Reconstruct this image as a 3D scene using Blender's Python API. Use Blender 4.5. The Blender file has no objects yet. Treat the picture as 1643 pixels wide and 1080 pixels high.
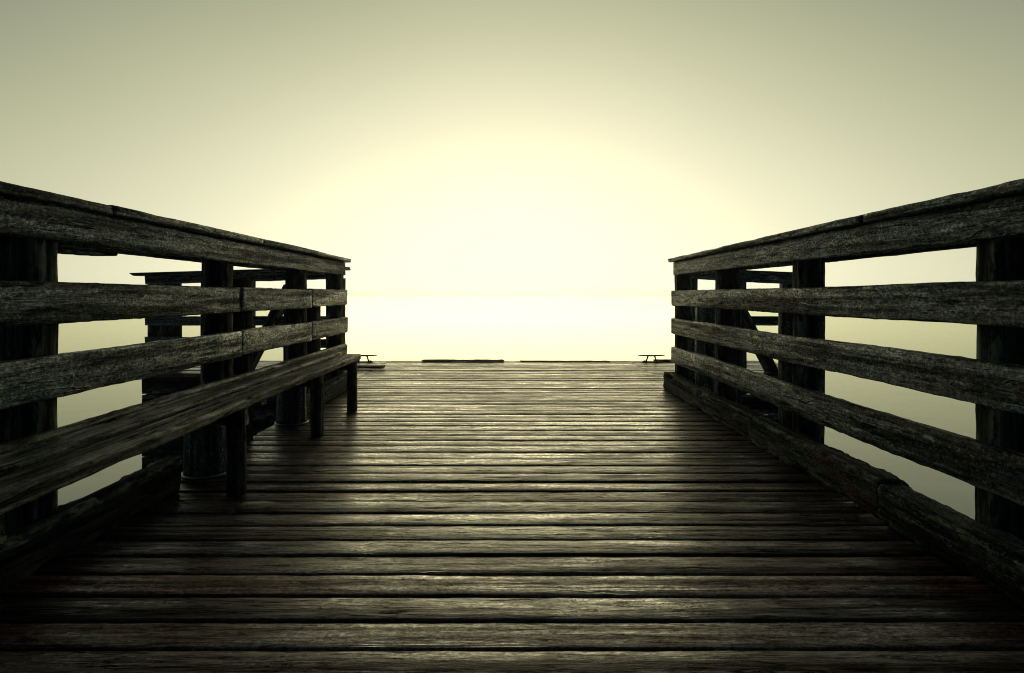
import bpy, math, random
from mathutils import Vector, noise, Matrix
R = math.radians
sc = bpy.context.scene

# ------------------------------------------------------------------ camera
# x right, y forward (away from the camera), z up, eye at 0,0,H above the deck boards
H = 0.79
cd = bpy.data.cameras.new('camera'); cam = bpy.data.objects.new('camera', cd)
sc.collection.objects.link(cam); sc.camera = cam
cam.location = (0, 0, H); cam.rotation_euler = (R(90), 0, 0)
cd.sensor_width = 36; cd.lens = 36 * 1000 / 1643
cd.shift_x = 4.5 / 1643; cd.shift_y = -67 / 1643
cd.clip_start = 0.02; cd.clip_end = 6000
sc.render.resolution_x = 1024; sc.render.resolution_y = 673
sc.view_settings.view_transform = 'Standard'; sc.view_settings.look = 'None'
sc.view_settings.exposure = 0; sc.view_settings.gamma = 1
sc.cycles.filter_width = 1.0; sc.cycles.use_denoising = True; sc.cycles.denoising_prefilter = 'ACCURATE'; sc.cycles.sample_clamp_indirect = 3
sc.cycles.max_bounces = 6; sc.cycles.volume_bounces = 1

# ------------------------------------------------------------------ sky: fog with the sun's glow low ahead
SUN_EL = 6.5
w = bpy.data.worlds.new('World'); sc.world = w; w.use_nodes = True
nt = w.node_tree; nt.nodes.clear()
def N(t, **k):
    n = nt.nodes.new(t)
    for a, b in k.items(): setattr(n, a, b)
    return n
def M(op, a, b=None, c=None):
    n = N('ShaderNodeMath', operation=op)
    for i, v in enumerate((a, b, c)):
        if v is None: continue
        if isinstance(v, (int, float)): n.inputs[i].default_value = v
        else: nt.links.new(v, n.inputs[i])
    return n.outputs[0]
tc = N('ShaderNodeTexCoord'); sp = N('ShaderNodeSeparateXYZ'); nt.links.new(tc.outputs['Generated'], sp.inputs[0])
X, Y, Z = sp.outputs
zz = M('SUBTRACT', Z, 0.01)
x2 = M('MULTIPLY', X, X)
r2 = M('ADD', M('MULTIPLY', x2, 0.25), M('MULTIPLY', zz, zz))
r2 = M('ADD', r2, M('MULTIPLY', M('MULTIPLY', x2, M('ABSOLUTE', zz)), 0.55))
r = M('ADD', M('SQRT', r2), M('MAXIMUM', M('MULTIPLY', Y, -0.8), 0))
nz = N('ShaderNodeTexNoise'); nt.links.new(tc.outputs['Generated'], nz.inputs['Vector'])
nz.inputs['Scale'].default_value = 2.2; nz.inputs['Detail'].default_value = 4
r = M('ADD', r, M('MULTIPLY', M('SUBTRACT', nz.outputs['Fac'], 0.5), 0.03))
cr = N('ShaderNodeValToRGB'); nt.links.new(r, cr.inputs[0])
stops = [(0, (2.3, 2.0, .86)), (.09, (1.70, 1.52, .83)), (.18, (1.12, 1.07, .72)), (.25, (.90, .87, .61)),
         (.33, (.69, .68, .46)), (.41, (.50, .51, .325)), (.48, (.38, .395, .265)), (.56, (.24, .26, .19)),
         (.66, (.085, .11, .10)), (.80, (.028, .045, .045)), (1.0, (.008, .016, .018))]
el = cr.color_ramp.elements
cr.color_ramp.interpolation = 'B_SPLINE'
while len(el) < len(stops): el.new(.5)
for e, (p, c) in zip(el, stops): e.position = p
for i, (p, c) in enumerate(stops): el[i].position = p; el[i].color = (*c, 1)
sky = N('ShaderNodeTexSky', sky_type='NISHITA'); sky.sun_disc = False
sky.sun_elevation = R(SUN_EL); sky.sun_rotation = 0; sky.dust_density = 6; sky.air_density = 1
bg1 = N('ShaderNodeBackground'); nt.links.new(cr.outputs[0], bg1.inputs[0]); bg1.inputs[1].default_value = 1
bg2 = N('ShaderNodeBackground'); nt.links.new(sky.outputs[0], bg2.inputs[0]); bg2.inputs[1].default_value = 0.002
ad = N('ShaderNodeAddShader'); nt.links.new(bg1.outputs[0], ad.inputs[0]); nt.links.new(bg2.outputs[0], ad.inputs[1])
ow = N('ShaderNodeOutputWorld'); nt.links.new(ad.outputs[0], ow.inputs[0])

# ------------------------------------------------------------------ sun, soft behind the fog, straight ahead
sd = bpy.data.lights.new('sun', 'SUN'); sun = bpy.data.objects.new('sun', sd); sc.collection.objects.link(sun)
sd.energy = 0.5; sd.angle = R(35); sd.color = (1, .84, .40)
sun.rotation_euler = (R(-(90 - SUN_EL)), 0, 0)   # the light comes from +y and travels towards the camera

# ------------------------------------------------------------------ materials
def mat(name):
    m = bpy.data.materials.new(name); m.use_nodes = True
    t = m.node_tree; t.nodes.clear()
    return m, t
def wood(name, dark, mid, light, moss=(.05, .065, .035), moss_amt=.35, fleck=.5, rough=.62, bump=1.0,
         red=0.0, warm=None, spec=.5, edge=.7, scars=0.0, strip=0.0, speck=0.0, coat=0.0, coat0=.3, coatr=.30, redvar=0.0, patchlow=.25):
    m, t = mat(name)
    L = t.links.new
    def n(ty, **k):
        x = t.nodes.new(ty)
        for a, b in k.items(): setattr(x, a, b)
        return x
    at = n('ShaderNodeAttribute', attribute_name='gc'); ti = n('ShaderNodeAttribute', attribute_name='tint')
    def noi(scale, det, vec=(1, 1, 1), rgh=.6, dist=0):
        mp = n('ShaderNodeMapping'); mp.inputs['Scale'].default_value = vec
        L(at.outputs['Vector'], mp.inputs[0])
        q = n('ShaderNodeTexNoise'); L(mp.outputs[0], q.inputs['Vector'])
        q.inputs['Scale'].default_value = scale; q.inputs['Detail'].default_value = det
        q.inputs['Roughness'].default_value = rgh; q.inputs['Distortion'].default_value = dist
        return q.outputs['Fac']
    def ramp(f, a, b, ca=(0, 0, 0), cb=(1, 1, 1)):
        q = n('ShaderNodeValToRGB'); q.color_ramp.elements[0].position = a; q.color_ramp.elements[1].position = b
        q.color_ramp.elements[0].color = (*ca, 1); q.color_ramp.elements[1].color = (*cb, 1)
        L(f, q.inputs[0]); return q
    def mix(f, a, b, mode='MIX'):
        q = n('ShaderNodeMix', data_type='RGBA', blend_type=mode)
        if isinstance(f, (int, float)): q.inputs[0].default_value = f
        else: L(f, q.inputs[0])
        for s, v in ((6, a), (7, b)):
            if isinstance(v, tuple): q.inputs[s].default_value = (*v, 1)
            else: L(v, q.inputs[s])
        return q.outputs[2]
    def mth(op, a, b):
        q = n('ShaderNodeMath', operation=op)
        for i, v in enumerate((a, b)):
            if isinstance(v, (int, float)): q.inputs[i].default_value = v
            else: L(v, q.inputs[i])
        return q.outputs[0]
    fr_ = mth('FRACT', mth('MULTIPLY', ti.outputs['Fac'], 53.7), 0)
    fr2 = mth('FRACT', mth('MULTIPLY', ti.outputs['Fac'], 171.3), 0)
    grain = noi(60, 8, (.11, 1, 1), .80, .9)         # long fibres
    fine = noi(190, 4, (.04, 1, 1), .75)
    blot = noi(5.5, 7, (.45, 1, 1), .68, .3)
    pit = noi(95, 6, (.5, 1, 1), .78, .5)
    crack = noi(15, 4, (.06, 1, 1), .5, 1.1)
    g = ramp(grain, .38, .64, tuple(v * .6 for v in dark), mid)
    c = mix(ramp(fine, .50, .66).outputs[0], g.outputs[0], light)
    c = mix(mth('MULTIPLY', ramp(blot, .46, .60).outputs[0], .8), c, tuple(v * .4 for v in dark))
    c = mix(mth('MULTIPLY', ramp(noi(9, 8, (.5, 1, 1), .75, .6), .50, .60).outputs[0], moss_amt), c, moss)
    if warm:
        c = mix(mth('MULTIPLY', ramp(noi(4.1, 6, (.25, 1, 1), .65), .50, .60).outputs[0], .7), c, warm)
    ed = n('ShaderNodeAttribute', attribute_name='worn_lit_edge')
    c = mix(mth('MULTIPLY', mth('MULTIPLY', ed.outputs['Fac'], ramp(noi(30, 6, (.3, 1, 1), .7), .44, .58).outputs[0]), edge), c, (.46, .50, .40))  # pale edges: bleached wear plus backlit edge highlight painted into the colour
    # pale lichen and bleached splinters
    c = mix(mth('MULTIPLY', ramp(pit, .60, .65).outputs[0], fleck), c, (light[0] * 2.1, light[1] * 2.1, light[2] * 1.9))
    if red:
        rf = mth('MULTIPLY', ramp(noi(6, 5, (.25, 1, 1), .6, 1), .56, .60).outputs[0], red)
        c = mix(rf, c, (.16, .02, .03))
    if speck:   # lichen crust and flaked spots, light and dark
        a_ = noi(105, 5, (.7, 1, 1), .85, .4); b_ = noi(13, 6, (.6, 1, 1), .7)
        aspeck = ramp(a_, .43, .52, (.12, .12, .12)).outputs[0]
        c = mix(mth('MULTIPLY', ramp(a_, .47, .53, (1, 1, 1), (0, 0, 0)).outputs[0], speck * .8), c, tuple(v * .5 for v in dark))
        c = mix(mth('MULTIPLY', mth('MULTIPLY', ramp(a_, .54, .60).outputs[0], ramp(b_, .42, .58).outputs[0]), speck), c, tuple(v * 1.3 for v in light))
    # knots (dark eye, pale torn rim) and pale torn chips
    dv = n('ShaderNodeVectorMath', operation='MULTIPLY_ADD'); nz_ = n('ShaderNodeTexNoise'); nz_.inputs['Scale'].default_value = 22; nz_.inputs['Detail'].default_value = 4
    L(at.outputs['Vector'], nz_.inputs['Vector']); L(nz_.outputs['Color'], dv.inputs[0]); dv.inputs[1].default_value = (.10, .035, .035); L(at.outputs['Vector'], dv.inputs[2])
    def spots(scale, sc3, lo, hi):
        mp = n('ShaderNodeMapping'); mp.inputs['Scale'].default_value = sc3; L(dv.outputs[0], mp.inputs[0])
        vo = n('ShaderNodeTexVoronoi'); vo.inputs['Scale'].default_value = scale; L(mp.outputs[0], vo.inputs['Vector'])
        return ramp(vo.outputs['Distance'], lo, hi, (1, 1, 1), (0, 0, 0)).outputs[0]
    c = mix(mth('MULTIPLY', spots(3.4, (.8, 1, 1), .10, .13), mth('MULTIPLY', ramp(fine, .40, .55).outputs[0], .8)), c, tuple(v * 1.2 for v in light))
    c = mix(spots(3.4, (.8, 1, 1), .045, .075), c, (.004, .004, .004))
    c = mix(mth('MULTIPLY', spots(7.5, (.35, 1, 1), .05, .085), .8), c, tuple(v * 1.5 for v in light))
    if scars:   # short dark scars across the board
        sc_ = ramp(mth('ABSOLUTE', mth('SUBTRACT', noi(4.5, 3, (1, .22, .22), .5, 1.2), .5), 0), .0, .010, (1, 1, 1), (0, 0, 0))
        c = mix(mth('MULTIPLY', mth('MULTIPLY', sc_.outputs[0], ramp(noi(6, 2), .50, .58).outputs[0]), scars), c, (.003, .004, .004))
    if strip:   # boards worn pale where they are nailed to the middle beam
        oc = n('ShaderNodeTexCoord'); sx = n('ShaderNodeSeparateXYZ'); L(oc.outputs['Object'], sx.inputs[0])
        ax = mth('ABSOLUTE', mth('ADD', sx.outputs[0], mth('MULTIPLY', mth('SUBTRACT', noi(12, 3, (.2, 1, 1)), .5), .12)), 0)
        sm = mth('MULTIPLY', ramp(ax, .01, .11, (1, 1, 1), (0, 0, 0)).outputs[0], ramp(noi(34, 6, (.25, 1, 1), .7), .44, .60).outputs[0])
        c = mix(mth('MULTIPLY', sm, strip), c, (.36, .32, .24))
    # narrow dark cracks along the fibres
    cw = mth('ABSOLUTE', mth('SUBTRACT', crack, .5), 0)
    ck = ramp(cw, .0, .018, (1, 1, 1), (0, 0, 0))
    gate = ramp(noi(2.7, 2, (.5, 1, 1)), .46, .52)
    ckf = mth('MULTIPLY', ck.outputs[0], gate.outputs[0])
    c = mix(ckf, c, (.004, .004, .004))
    band = ramp(noi(27, 3, (.03, 1, 1), .5), .42, .54)
    c = mix(mth('MULTIPLY', mth('SUBTRACT', 1.0, band.outputs[0]), .75), c, tuple(v * .5 for v in dark))
    c = mix(mth('MULTIPLY', ramp(fr_, .35, .95).outputs[0], redvar), c, mix(1.0, c, (1.45, .72, .66), 'MULTIPLY'))
    tv = n('ShaderNodeCombineColor'); 
    for i in range(3): L(ti.outputs['Fac'], tv.inputs[i])
    c = mix(1.0, c, tv.outputs[0], 'MULTIPLY')
    b = n('ShaderNodeBsdfPrincipled'); L(c, b.inputs['Base Color'])
    rr = n('ShaderNodeMapRange'); L(blot, rr.inputs[0]); rr.inputs[1].default_value = .3; rr.inputs[2].default_value = .7
    rr.inputs[3].default_value = rough + .12; rr.inputs[4].default_value = rough - .13
    L(rr.outputs[0], b.inputs['Roughness']); sm_ = mth('MULTIPLY', ramp(grain, .42, .60, (.0, .0, .0)).outputs[0], mth('ADD', mth('MULTIPLY', band.outputs[0], .75), .25))
    sm_ = mth('MULTIPLY', sm_, mth('ADD', mth('MULTIPLY', ramp(fine, .42, .60).outputs[0], .7), .3))
    L(mth('MULTIPLY', sm_, spec), b.inputs['Specular IOR Level'])
    if coat:
        cw_ = mth('ADD', mth('MULTIPLY', mth('MULTIPLY', ramp(grain, .40, .58).outputs[0], ramp(pit, .40, .56).outputs[0]), 1 - coat0), coat0)
        cw_ = mth('MULTIPLY', cw_, mth('ADD', mth('MULTIPLY', band.outputs[0], .7), .3))
        if speck: cw_ = mth('MULTIPLY', cw_, aspeck)
        patch = ramp(noi(6.5, 7, (.35, 1, 1), .72, .8), .43, .56, (patchlow,) * 3).outputs[0]   # damp and dry patches
        cw_ = mth('MULTIPLY', mth('MULTIPLY', cw_, patch), mth('ADD', mth('MULTIPLY', fr2, .9), .65))
        L(mth('MULTIPLY', cw_, coat), b.inputs['Coat Weight'])
        L(mth('MULTIPLY', mth('ADD', mth('MULTIPLY', fr_, .5), .8), coatr), b.inputs['Coat Roughness']); b.inputs['Coat IOR'].default_value = 1.6
    hgt = mth('ADD', mth('MULTIPLY', grain, .9), mth('MULTIPLY', fine, .35))
    hgt = mth('ADD', hgt, mth('MULTIPLY', pit, .45))
    hgt = mth('SUBTRACT', hgt, mth('MULTIPLY', ckf, 1.2))
    bp = n('ShaderNodeBump'); bp.inputs['Strength'].default_value = .9; bp.inputs['Distance'].default_value = .006 * bump
    L(hgt, bp.inputs['Height']); L(bp.outputs[0], b.inputs['Normal'])
    if coat:
        bc = n('ShaderNodeBump'); bc.inputs['Strength'].default_value = .5; bc.inputs['Distance'].default_value = .0016
        L(hgt, bc.inputs['Height']); L(bc.outputs[0], b.inputs['Coat Normal'])
    o = n('ShaderNodeOutputMaterial'); L(b.outputs[0], o.inputs[0])
    return m
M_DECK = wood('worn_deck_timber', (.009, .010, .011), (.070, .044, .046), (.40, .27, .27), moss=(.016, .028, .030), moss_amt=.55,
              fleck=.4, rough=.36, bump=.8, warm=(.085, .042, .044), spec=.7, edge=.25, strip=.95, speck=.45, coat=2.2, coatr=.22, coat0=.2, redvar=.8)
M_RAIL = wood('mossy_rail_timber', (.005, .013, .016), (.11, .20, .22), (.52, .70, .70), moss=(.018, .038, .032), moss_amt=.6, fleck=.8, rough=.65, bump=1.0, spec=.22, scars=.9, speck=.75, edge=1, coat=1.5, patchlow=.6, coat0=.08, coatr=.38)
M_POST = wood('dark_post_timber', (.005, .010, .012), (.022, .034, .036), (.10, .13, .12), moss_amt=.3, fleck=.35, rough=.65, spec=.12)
M_TOE = wood('rough_kerb_timber', (.008, .014, .015), (.06, .085, .075), (.26, .30, .24), moss=(.03, .055, .038), moss_amt=.6, fleck=.8, rough=.7, bump=2.2, red=.0, spec=.15, speck=.7)
M_TOER = wood('rough_kerb_timber_red_paint', (.008, .014, .015), (.06, .085, .075), (.26, .30, .24), moss=(.03, .055, .038), moss_amt=.6, fleck=.8, rough=.7, bump=2.2, red=.5, spec=.15, speck=.7)
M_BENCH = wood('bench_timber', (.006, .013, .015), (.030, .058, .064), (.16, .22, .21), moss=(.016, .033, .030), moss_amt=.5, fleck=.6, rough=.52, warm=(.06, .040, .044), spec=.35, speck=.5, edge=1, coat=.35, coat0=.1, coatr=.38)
M_RED = wood('reddish_plank', (.09, .04, .03), (.28, .14, .10), (.38, .22, .16), moss_amt=.1, fleck=.2, rough=.55)
m, t = mat('galvanised_steel'); b = t.nodes.new('ShaderNodeBsdfPrincipled'); o = t.nodes.new('ShaderNodeOutputMaterial')
b.inputs['Base Color'].default_value = (.30, .33, .31, 1); b.inputs['Metallic'].default_value = .9
q = t.nodes.new('ShaderNodeTexNoise'); q.inputs['Scale'].default_value = 30; mr = t.nodes.new('ShaderNodeMapRange')
mr.inputs[3].default_value = .25; mr.inputs[4].default_value = .6
t.links.new(q.outputs[0], mr.inputs[0]); t.links.new(mr.outputs[0], b.inputs['Roughness']); t.links.new(b.outputs[0], o.inputs[0])
M_STEEL = m
m, t = mat('dark_cast_iron'); b = t.nodes.new('ShaderNodeBsdfPrincipled'); o = t.nodes.new('ShaderNodeOutputMaterial')
b.inputs['Base Color'].default_value = (.015, .016, .017, 1); b.inputs['Roughness'].default_value = .55; b.inputs['Metallic'].default_value = .3
q = t.nodes.new('ShaderNodeTexNoise'); q.inputs['Scale'].default_value = 60; bp = t.nodes.new('ShaderNodeBump'); bp.inputs['Distance'].default_value = .002
t.links.new(q.outputs[0], bp.inputs['Height']); t.links.new(bp.outputs[0], b.inputs['Normal']); t.links.new(b.outputs[0], o.inputs[0])
M_IRON = m
# water
m, t = mat('calm_water'); L = t.links.new; o = t.nodes.new('ShaderNodeOutputMaterial')
df = t.nodes.new('ShaderNodeBsdfDiffuse'); df.inputs['Color'].default_value = (.40, .47, .72, 1)
gl = t.nodes.new('ShaderNodeBsdfGlossy'); gl.inputs['Color'].default_value = (1, .99, .78, 1); gl.inputs['Roughness'].default_value = .10
fz = t.nodes.new('ShaderNodeFresnel'); fz.inputs['IOR'].default_value = 1.5; mx = t.nodes.new('ShaderNodeMixShader')
tcw = t.nodes.new('ShaderNodeTexCoord'); q = t.nodes.new('ShaderNodeTexNoise'); q.inputs['Scale'].default_value = 1.6; q.inputs['Detail'].default_value = 5
bp = t.nodes.new('ShaderNodeBump'); bp.inputs['Strength'].default_value = .2; bp.inputs['Distance'].default_value = .02
L(tcw.outputs['Object'], q.inputs['Vector']); L(q.outputs[0], bp.inputs['Height'])
for nd in (df, gl, fz): L(bp.outputs[0], nd.inputs['Normal'])
L(fz.outputs[0], mx.inputs[0]); L(df.outputs[0], mx.inputs[1]); L(gl.outputs[0], mx.inputs[2]); L(mx.outputs[0], o.inputs[0])
M_WATER = m

# ------------------------------------------------------------------ mesh helpers
class MB:
    def __init__(s): s.v = []; s.f = []; s.gc = []; s.t = []; s.e = []; s.smooth = []
    def beam(s, p0, p1, w, h, seed=0, up=(0, 0, 1), ch=.006, step=.05, warp=.003, nib=.0015, crown=0, tint=1.0,
             rag=.003, roll=0, gouge=0.0, nface=2):
        """Sawn timber from p0 to p1 (centre line), w across, h in the up direction, worn edges."""
        rnd = random.Random(seed * 7919 + 13)
        p0 = Vector(p0); p1 = Vector(p1); d = p1 - p0; Ln = d.length; d.normalize()
        up = Vector(up); side = d.cross(up).normalized(); up = side.cross(d).normalized()
        if roll:
            q = Matrix.Rotation(roll, 3, d); side = q @ side; up = q @ up
        a, b = w / 2, h / 2
        prof = []
        def edge(x0, y0, x1, y1, n):
            for i in range(n): 
                k = i / n; prof.append((x0 + (x1 - x0) * k, y0 + (y1 - y0) * k))
        c = ch
        cs = []
        for sx, sy, a0 in ((1, 1, 0), (-1, 1, 90), (-1, -1, 180), (1, -1, 270)):
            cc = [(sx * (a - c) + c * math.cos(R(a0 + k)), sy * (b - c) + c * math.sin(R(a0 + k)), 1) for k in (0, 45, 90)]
            cs.append(cc)
        for i in range(4):
            prof += cs[i]
            q0 = cs[i][-1]; q1 = cs[(i + 1) % 4][0]
            for k in range(1, nface + 1):
                u = k / (nface + 1); prof.append((q0[0] + (q1[0] - q0[0]) * u, q0[1] + (q1[1] - q0[1]) * u, 0))
        n = max(2, int(round(Ln / step))); P = len(prof); base = len(s.v)
        off = Vector((rnd.uniform(0, 90), rnd.uniform(0, 90), rnd.uniform(0, 90)))
        fr = Vector((rnd.uniform(0, 50),) * 3)
        for i in range(n + 1):
            u = i / n * Ln
            wx = noise.noise(Vector((u * .8, 3.1, 0)) + fr) * warp * 2
            wy = noise.noise(Vector((u * .8, 9.7, 0)) + fr) * warp * 2
            for j, (x, y, e) in enumerate(prof):
                if crown: y = y + (crown * (1 - (x / a) ** 2) if y > 0 else 0)
                du = 0
                if i in (0, n):
                    du = noise.noise(Vector((x * 25, y * 25, i)) + off) * rag * 2
                k = 1.0
                if nib:
                    nn = noise.noise(Vector((u * 9, x * 30, y * 30)) + off)
                    n2 = noise.noise(Vector((u * 38, x * 60, y * 60)) + off)
                    amt = (nib * (1.6 if e else .5)) * (nn * .5 + n2 * .9)
                    if gouge and e:
                        g = noise.noise(Vector((u * 5, x * 9, y * 9)) + off * 2)
                        if g > .12: amt += -(g - .12) * gouge
                    l = max(1e-6, math.hypot(x, y)); k = 1 + amt / l
                pt = p0 + d * (u + du) + side * (x * k + wx) + up * (y * k + wy)
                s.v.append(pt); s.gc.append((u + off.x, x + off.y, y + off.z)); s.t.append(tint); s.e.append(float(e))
        for i in range(n):
            for j in range(P):
                j2 = (j + 1) % P
                s.f.append((base + i * P + j, base + i * P + j2, base + (i + 1) * P + j2, base + (i + 1) * P + j)); s.smooth.append(True)
        s.f.append(tuple(base + j for j in range(P))[::-1]); s.smooth.append(False)
        s.f.append(tuple(base + n * P + j for j in range(P))); s.smooth.append(False)
        return s
    def tube(s, pts, rads, seg=16, seed=0, rough=0.0, tint=1.0, cap=True):
        rnd = random.Random(seed + 5); off = Vector((rnd.uniform(0, 90), rnd.uniform(0, 90), rnd.uniform(0, 90)))
        pts = [Vector(p) for p in pts]; base = len(s.v); u = 0; prev = None
        for i, p in enumerate(pts):
            d = (pts[min(i + 1, len(pts) - 1)] - pts[max(i - 1, 0)]).normalized()
            ref = Vector((0, 0, 1)) if abs(d.z) < .9 else Vector((1, 0, 0))
            if prev is None: a = d.cross(ref).normalized()
            else: a = (prev - d * prev.dot(d)).normalized()
            prev = a; b = d.cross(a)
            if i: u += (p - pts[i - 1]).length
            for k in range(seg):
                th = 2 * math.pi * k / seg
                rr = rads[i] if isinstance(rads, (list, tuple)) else rads
                if rough: rr += rough * (noise.noise(Vector((math.cos(th) * 3, math.sin(th) * 3, u * .8)) + off) + .5 * noise.noise(Vector((math.cos(th) * 12, math.sin(th) * 12, u * 2)) + off))
                s.v.append(p + a * rr * math.cos(th) + b * rr * math.sin(th))
                s.gc.append((u + off.x, th * .13 + off.y, rr + off.z)); s.t.append(tint); s.e.append(0.0)
        for i in range(len(pts) - 1):
            for k in range(seg):
                k2 = (k + 1) % seg
                s.f.append((base + i * seg + k, base + i * seg + k2, base + (i + 1) * seg + k2, base + (i + 1) * seg + k)); s.smooth.append(True)
        if cap:
            s.f.append(tuple(base + k for k in range(seg))[::-1]); s.smooth.append(False)
            s.f.append(tuple(base + (len(pts) - 1) * seg + k for k in range(seg))); s.smooth.append(False)
        return s
    def build(s, name, m, parent=None):
        me = bpy.data.meshes.new(name); me.from_pydata([tuple(v) for v in s.v], [], s.f)
        at = me.attributes.new('gc', 'FLOAT_VECTOR', 'POINT'); at.data.foreach_set('vector', [c for g in s.gc for c in g])
        at = me.attributes.new('tint', 'FLOAT', 'POINT'); at.data.foreach_set('value', s.t)
        at = me.attributes.new('worn_lit_edge', 'FLOAT', 'POINT'); at.data.foreach_set('value', s.e)
        me.polygons.foreach_set('use_smooth', s.smooth)
        me.materials.append(m); me.update()
        ob = bpy.data.objects.new(name, me); sc.collection.objects.link(ob)
        if parent:
            ob.parent = parent; ob.matrix_parent_inverse = Matrix.Translation(-parent.location)
        return ob
def thing(name, label, cat, loc, group=None):
    e = bpy.data.objects.new(name, None); sc.collection.objects.link(e); e.location = loc; e.empty_display_size = .1
    e['label'] = label; e['category'] = cat
    if group: e['group'] = group
    return e
def tag(ob, label, cat, group=None):
    ob['label'] = label; ob['category'] = cat
    if group: ob['group'] = group
    return ob
E = H   # eye height: heights below are written relative to the eye, e.g. E + .30
rn = random.Random(4)

# ------------------------------------------------------------------ setting: water, deck boards
WZ = -1.15
mb = MB(); mb.v = [(-1500, -1500, WZ), (1500, -1500, WZ), (1500, 1500, WZ), (-1500, 1500, WZ)]
mb.f = [(0, 1, 2, 3)]; mb.smooth = [False]; mb.gc = [(0, 0, 0)] * 4; mb.t = [1.0] * 4; mb.e = [0.0] * 4
wa = mb.build('water', M_WATER); wa['kind'] = 'structure'

PITCH = .1245; FAR = 7.45
mb = MB(); y = -1.6; i = 0
while y < FAR - .02:
    seed = 100 + i
    tint = rn.choice([.55, .75, .85, 1, 1, 1.1, 1.25]) * rn.uniform(.85, 1.12)
    roll = rn.gauss(0, 1) * R(.8); dz = rn.gauss(0, .0007)
    yc = y + PITCH / 2; wdt = PITCH - rn.uniform(.0040, .0068)
    kw = dict(ch=.007, crown=.0028, nib=.0016, roll=roll, warp=.0011, step=.045, nface=4, rag=.004)
    sk = rn.uniform(-.004, .004)
    if yc < 5.42: spans = [(-1.43, 1.43)]
    elif yc < 6.3: spans = [(-1.62, -1.437), (-1.43, 1.43), (1.437, 1.62)]
    else: spans = [(-3.70, -1.437), (-1.43, 1.43), (1.437, 3.1)]
    for k, (a, b) in enumerate(spans):
        mb.beam((a + rn.uniform(-.004, .0), yc - sk, -.020 + dz), (b + rn.uniform(0, .004), yc + sk, -.020 + dz), wdt, .038,
                seed=seed + 1000 * k, up=(0, 0, 1), tint=tint * (1 if len(spans) == 1 or k == 1 else rn.uniform(.85, 1.2)), **kw)
    y += PITCH; i += 1
dk = mb.build('boardwalk', M_DECK); dk['kind'] = 'structure'
# carrying beams and fascia boards below the boards
for xs, y0, y1 in ((-1.36, -1.6, 5.5), (1.36, -1.6, 5.5), (-.45, -1.6, 7.35), (.45, -1.6, 7.35), (-1.55, 5.5, 7.35), (1.55, 5.5, 7.35)):
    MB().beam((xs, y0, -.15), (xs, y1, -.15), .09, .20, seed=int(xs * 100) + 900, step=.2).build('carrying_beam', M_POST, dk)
for xa, xb in ((-3.70, -1.62), (1.62, 3.10)):
    for k in range(5):
        MB().beam((xa, 6.30, -.11 - k * .21), (xb, 6.30, -.11 - k * .21), .05, .20, seed=950 + k + int(xa * 10), step=.12).build('fascia_board', M_POST, dk)
for k in range(5):
    MB().beam((-3.675, 6.33, -.11 - k * .21), (-3.675, 7.4, -.11 - k * .21), .05, .20, seed=970 + k, step=.12).build('fascia_board', M_POST, dk)
    MB().beam((3.075, 6.33, -.11 - k * .21), (3.075, 7.4, -.11 - k * .21), .05, .20, seed=980 + k, step=.12).build('fascia_board', M_POST, dk)
MB().beam((-3.7, 7.42, -.14), (3.1, 7.42, -.14), .05, .19, seed=990, step=.12).build('fascia_board', M_POST, dk)

# ------------------------------------------------------------------ the two railings along the walkway
def railing(s, label, posts, segs, capsegs, toe, rails, beamz, capm, seed):
    root = thing('railing', label, 'railing', (s * 1.40, 2.2, 0), 'railings along the walkway')
    for k, (yy, top) in enumerate(posts):
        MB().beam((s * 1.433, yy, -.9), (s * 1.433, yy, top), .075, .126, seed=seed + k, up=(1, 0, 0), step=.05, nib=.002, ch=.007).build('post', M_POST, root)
    for r_, (za, zb) in enumerate(rails):
        for k in range(len(segs) - 1):
            a, b = segs[k], segs[k + 1]
            jj = .0008
            dz = rn.uniform(-.003, .003)
            MB().beam((s * 1.348, a + jj, (za + zb) / 2 + dz), (s * 1.348, b - jj, (za + zb) / 2 + rn.uniform(-.003, .003)), .040, za - zb,
                      seed=seed + 20 + r_ * 7 + k, tint=rn.uniform(.8, 1.2), step=.035, nib=.0022, ch=.006, warp=.0035, gouge=.012, nface=3, rag=.0012).build('rail', M_RAIL, root)
    # deep top beam fixed to the posts and the flat cap board over it
    z0n, z0f, z1 = beamz
    for xc, sd_ in ((1.352, 50), (1.520, 51)):
        MB().beam((s * xc, -1.2, (z1 + z0n) / 2), (s * xc, segs[-1] - .06, (z1 + z0f) / 2), .042, z1 - z0n, seed=seed + sd_, step=.035, nib=.0018,
                  gouge=.010, nface=4, warp=.002).build('top_beam', M_RAIL, root)
    for k in range(len(capsegs) - 1):
        MB().beam((s * 1.420, capsegs[k] + .002, E + .281), (s * 1.420, capsegs[k + 1] - .002, E + .281), .235, .030, seed=seed + 60 + k,
                  step=.03, nib=.0026, gouge=.02, tint=rn.uniform(.85, 1.15), ch=.006, nface=3).build('cap_board', M_RAIL, root)
    for k, (a, b, xi, xo, zt, mt) in enumerate(toe):
        MB().beam((s * (xi + xo) / 2, a, zt / 2 + .002), (s * (xi + xo) / 2, b, zt / 2 + .002), xo - xi, zt, seed=seed + 70 + k, step=.02, nib=.006,
                  ch=.014, gouge=.05, rag=.012, nface=5, warp=.006).build('kerb_timber', mt, root)
    return root
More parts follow.
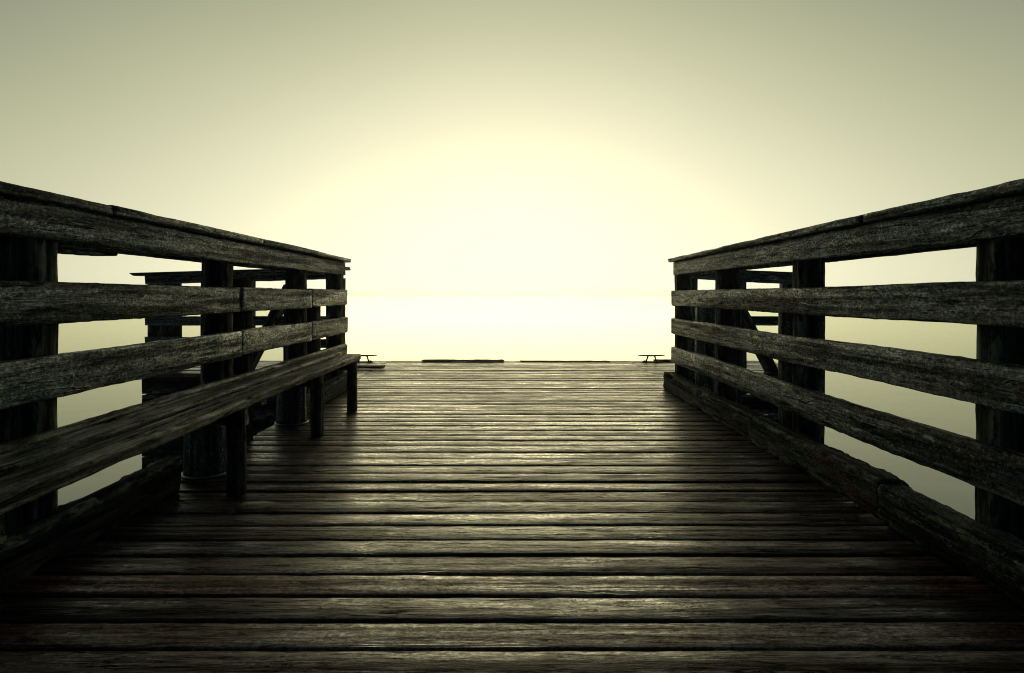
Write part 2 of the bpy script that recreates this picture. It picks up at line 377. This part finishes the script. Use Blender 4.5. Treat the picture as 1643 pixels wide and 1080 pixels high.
rl = railing(-1, 'weathered wooden railing behind the long bench, on the left of the walkway',
        [(.62, E + .262), (1.86, E + .262), (3.06, E + .262), (4.20, E + .262), (5.11, E + .262)],
        [-1.2, 3.09, 4.19, 5.12], [-1.2, 2.05, 3.3, 5.14],
        [(-1.2, 2.52, 1.325, 1.395, .135, M_POST), (4.05, 5.42, 1.325, 1.395, .135, M_TOE)],  # near kerb uses the darker post timber, colouring in the shade under the bench
        [(E + .040, E - .083), (E - .178, E - .305), (E - .425, E - .55)], (E + .160, E + .160, E + .262), M_RAIL, 200)
rr_ = railing(1, 'weathered wooden railing with a heavy kerb timber at its foot, facing the bench',
        [(.60, E + .262), (1.80, E + .262), (2.99, E + .262), (4.12, E + .262), (5.12, E + .262)],
        [-1.2, 5.11], [-1.2, 2.3, 5.12],
        [(-1.2, 2.155, 1.268, 1.385, .131, M_TOE), (2.16, 3.35, 1.285, 1.385, .137, M_TOER), (3.345, 5.22, 1.292, 1.39, .137, M_TOE)],
        [(E + .038, E - .086), (E - .193, E - .320), (E - .424, E - .553)], (E + .156, E + .160, E + .262), M_RAIL, 300)
for k, yy in enumerate((2.745, 3.825)):   # round stubs under the lowest left rail
    lg = MB().tube([(-1.335, yy, .002 + .232 * i / 8) for i in range(9)], [.088 - .0004 * i for i in range(9)], seg=26, seed=480 + k, rough=.004).build('support_stub', M_RAIL, rl)
    ring = [(-1.335 + .094 * math.cos(R(a)), yy + .094 * math.sin(R(a)), .009) for a in range(0, 361, 12)]
    MB().tube(ring, .006, seg=8, cap=False).build('foot_ring', M_STEEL, lg)
# short packing block under the near end of the left top beam
MB().beam((-1.43, 1.93, E + .143), (-1.43, 2.20, E + .147), .10, .022, seed=391, step=.02, nib=.003).build('packing_block', M_POST, rl)

# ------------------------------------------------------------------ bench along the left railing
bench = thing('bench', 'long low wooden bench running in front of the left railing', 'bench', (-1.2, 2.5, 0))
sz = E - .42
for k, (xa, xb, yb, zt) in enumerate(((-1.324, -1.286, 4.95, .014), (-1.264, -1.158, 4.30, .006), (-1.136, -1.020, 4.28, -.003))):
    MB().beam(((xa + xb) / 2, -1.0, sz + zt), ((xa + xb) / 2, yb, sz + zt), xb - xa, .040, seed=410 + k, step=.03, nib=.0016, ch=.010, gouge=.012,
              warp=.003, nface=3, tint=(1.1, .9, 1.05)[k]).build('seat_board', M_BENCH, bench)
for k, yy in enumerate((.12, 1.24, 2.46, 3.49, 4.25)):
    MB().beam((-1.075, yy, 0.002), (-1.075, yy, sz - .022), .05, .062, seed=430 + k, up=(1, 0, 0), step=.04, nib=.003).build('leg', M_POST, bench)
    MB().beam((-1.255, yy + .055, sz - .062), (-1.06, yy + .055, sz - .062), .04, .08, seed=450 + k, step=.04).build('bearer', M_BENCH, bench)
MB().beam((-1.31, 2.90, sz - .057), (-1.14, 2.90, sz - .057), .06, .07, seed=470, step=.03).build('bearer', M_RAIL, bench)

# ------------------------------------------------------------------ round piles outside the railings
def pile(x, y, r, top, label, lean=0, collar=False, seed=1, m=M_POST):
    root = thing('mooring_pile', label, 'pile', (x, y, WZ), 'round timber piles beside the railings')
    zs = [-1.6 + (top + 1.6) * k / 24 for k in range(25)]
    pts = [(x + lean * z, y, z) for z in zs] + [(x + lean * top, y, top + .012)]
    MB().tube(pts, [r * (1.05 - .02 * k / 6) for k in range(25)] + [r * .80], seg=28, seed=seed, rough=.008).build('shaft', m, root)
    if collar:
        for dz in (-.13, -.19):
            mb = MB(); ring = [(x + (r + .022) * math.cos(R(a)), y + (r + .022) * math.sin(R(a)), dz) for a in range(0, 361, 12)]
            mb.tube(ring, .011, seg=8, cap=False); mb.build('collar_ring', M_STEEL, root)
    return root
pile(-1.52, 3.36, .130, E + .072, 'dark round pile behind the left railing, the one nearer the camera', seed=11)
pile(-1.50, 4.52, .130, E - .062, 'dark round pile behind the left railing, the one farther from the camera', seed=12)
pile(1.55, 3.32, .105, E - .02, 'pale round pile close behind the right railing, nearest the camera of that side', seed=13, m=M_RAIL, collar=False)
pile(1.57, 4.42, .075, E - .02, 'slim dark round pile behind the right railing, middle one of three', seed=14, collar=False)
pile(1.92, 5.95, .14, E - .10, 'short mossy pile behind the far end of the right railing', seed=15, m=M_RAIL, collar=False)
pile(-3.58, 6.63, .09, E + .12, 'slim round pile beside the corner post of the left side railing', seed=16, m=M_POST, collar=False)

# ------------------------------------------------------------------ cross railings on the wider platform beyond
def wing(s, xo, xi, label, seed):
    y = 6.38
    root = thing('platform_railing', label, 'railing', (s * (xo + xi) / 2, y, 0), 'cross railings on the far platform')
    mm = M_RAIL
    for k, xx in enumerate((xo - .07, (xo + xi) / 2, xi + .07)):
        MB().beam((s * xx, y + .07, -.9), (s * xx, y + .07, E + .17), .13, .10, seed=seed + k, up=(0, 1, 0), step=.06).build('post', mm if s > 0 else M_POST, root)
    for k, (zl, zr, h) in enumerate(((-.005, -.02, .11), (-.266, -.266, .095), (-.475, -.50, .09))):
        MB().beam((s * xo, y, E + zl), (s * xi, y, E + zr), .035, h, seed=seed + 10 + k, step=.05).build('rail', mm, root)
    MB().beam((s * xo, y, E + .150), (s * xi, y, E + .212), .04, .09, seed=seed + 20, step=.05, nib=.003).build('top_beam', mm, root)
    MB().beam((s * (xo + .11), y + .03, E + .207), (s * (xi - .05), y + .03, E + .268), .17, .030, seed=seed + 21, step=.05, nib=.003, rag=.02).build('cap_board', mm, root)
    MB().beam((s * 2.22, y - .06, E + .08), (s * 2.68, y - .06, -.02), .10, .13, seed=seed + 30, up=(0, 1, 0), step=.05).build('brace', M_POST, root)
    return root
wing(-1, 3.72, 1.70, 'low cross railing of the far platform, seen through the left railing', 500)
wing(1, 2.95, 1.80, 'low cross railing of the far platform, seen through the right railing', 540)

# ------------------------------------------------------------------ far edge: edge timbers, cleats, loose plank
def edge_timber(x0, x1, h, label, seed, tint=1.6):
    ob = MB().beam((x0, 7.36, h / 2 + .003), (x1, 7.36, h / 2 + .003), .09, h, seed=seed, step=.03, nib=.004, gouge=.09, rag=.02, ch=.003, tint=tint).build('edge_timber', M_RAIL)
    return tag(ob, label, 'timber', 'edge timbers along the far end of the deck')
edge_timber(-1.02, -.07, .019, 'thick ragged timber lying on the far deck edge, left of the middle', 600)
edge_timber(.14, 1.17, .007, 'thin low timber lying on the far deck edge, right of the middle', 601)
edge_timber(1.72, 2.35, .022, 'short dark timber on the far deck edge beside the right cleat', 602, .5)
def cleat(x, y, label):
    root = thing('mooring_cleat', label, 'cleat', (x, y, 0.004), 'mooring cleats on the far deck edge')
    z = .004
    MB().tube([(x - .155, y, z + .080), (x - .10, y, z + .077), (x, y, z + .074), (x + .10, y, z + .077), (x + .155, y, z + .080)], [.006, .008, .0095, .008, .006], seg=10).build('horn_bar', M_IRON, root)
    for s in (-1, 1):
        MB().tube([(x + s * .062, y, z + .006), (x + s * .052, y, z + .03), (x + s * .038, y, z + .072)], [.011, .008, .009], seg=10).build('leg', M_IRON, root)
        MB().tube([(x + s * .082, y, z + .002), (x + s * .082, y, z + .016), (x + s * .082, y, z + .02)], [.014, .013, .006], seg=10).build('bolt', M_IRON, root)
    MB().beam((x - .11, y, z + .003), (x + .11, y, z + .003), .06, .008, ch=.003, nib=0, rag=0, warp=0).build('base_plate', M_IRON, root)
    return root
cleat(1.66, 7.28, 'dark iron mooring cleat on the far deck edge near the right railing')
cleat(-1.70, 7.28, 'dark iron mooring cleat on the far deck edge just beyond the bench end')
ob = MB().beam((-1.95, 6.62, .024), (-1.33, 6.60, .024), .13, .024, seed=620, step=.03, nib=.003, rag=.015).build('loose_plank', M_RED)
tag(ob, 'short reddish loose plank lying flat on the deck beyond the bench', 'plank')

# ------------------------------------------------------------------ fog
def box(name, a, b, m):
    v = [(x, y, z) for x in (a[0], b[0]) for y in (a[1], b[1]) for z in (a[2], b[2])]
    f = [(0, 1, 3, 2), (4, 6, 7, 5), (0, 4, 5, 1), (2, 3, 7, 6), (0, 2, 6, 4), (1, 5, 7, 3)]
    me = bpy.data.meshes.new(name); me.from_pydata(v, [], f); me.materials.append(m)
    ob = bpy.data.objects.new(name, me); sc.collection.objects.link(ob); return ob
m, t = mat('fog_air'); pv = t.nodes.new('ShaderNodeVolumePrincipled'); o = t.nodes.new('ShaderNodeOutputMaterial')
pv.inputs['Color'].default_value = (.93, .94, 1, 1); pv.inputs['Density'].default_value = .0010; pv.inputs['Anisotropy'].default_value = .85
t.links.new(pv.outputs[0], o.inputs['Volume'])
hz = box('haze', (-1600, -1600, WZ - 1), (1600, 1600, 2.5), m); hz['kind'] = 'stuff'
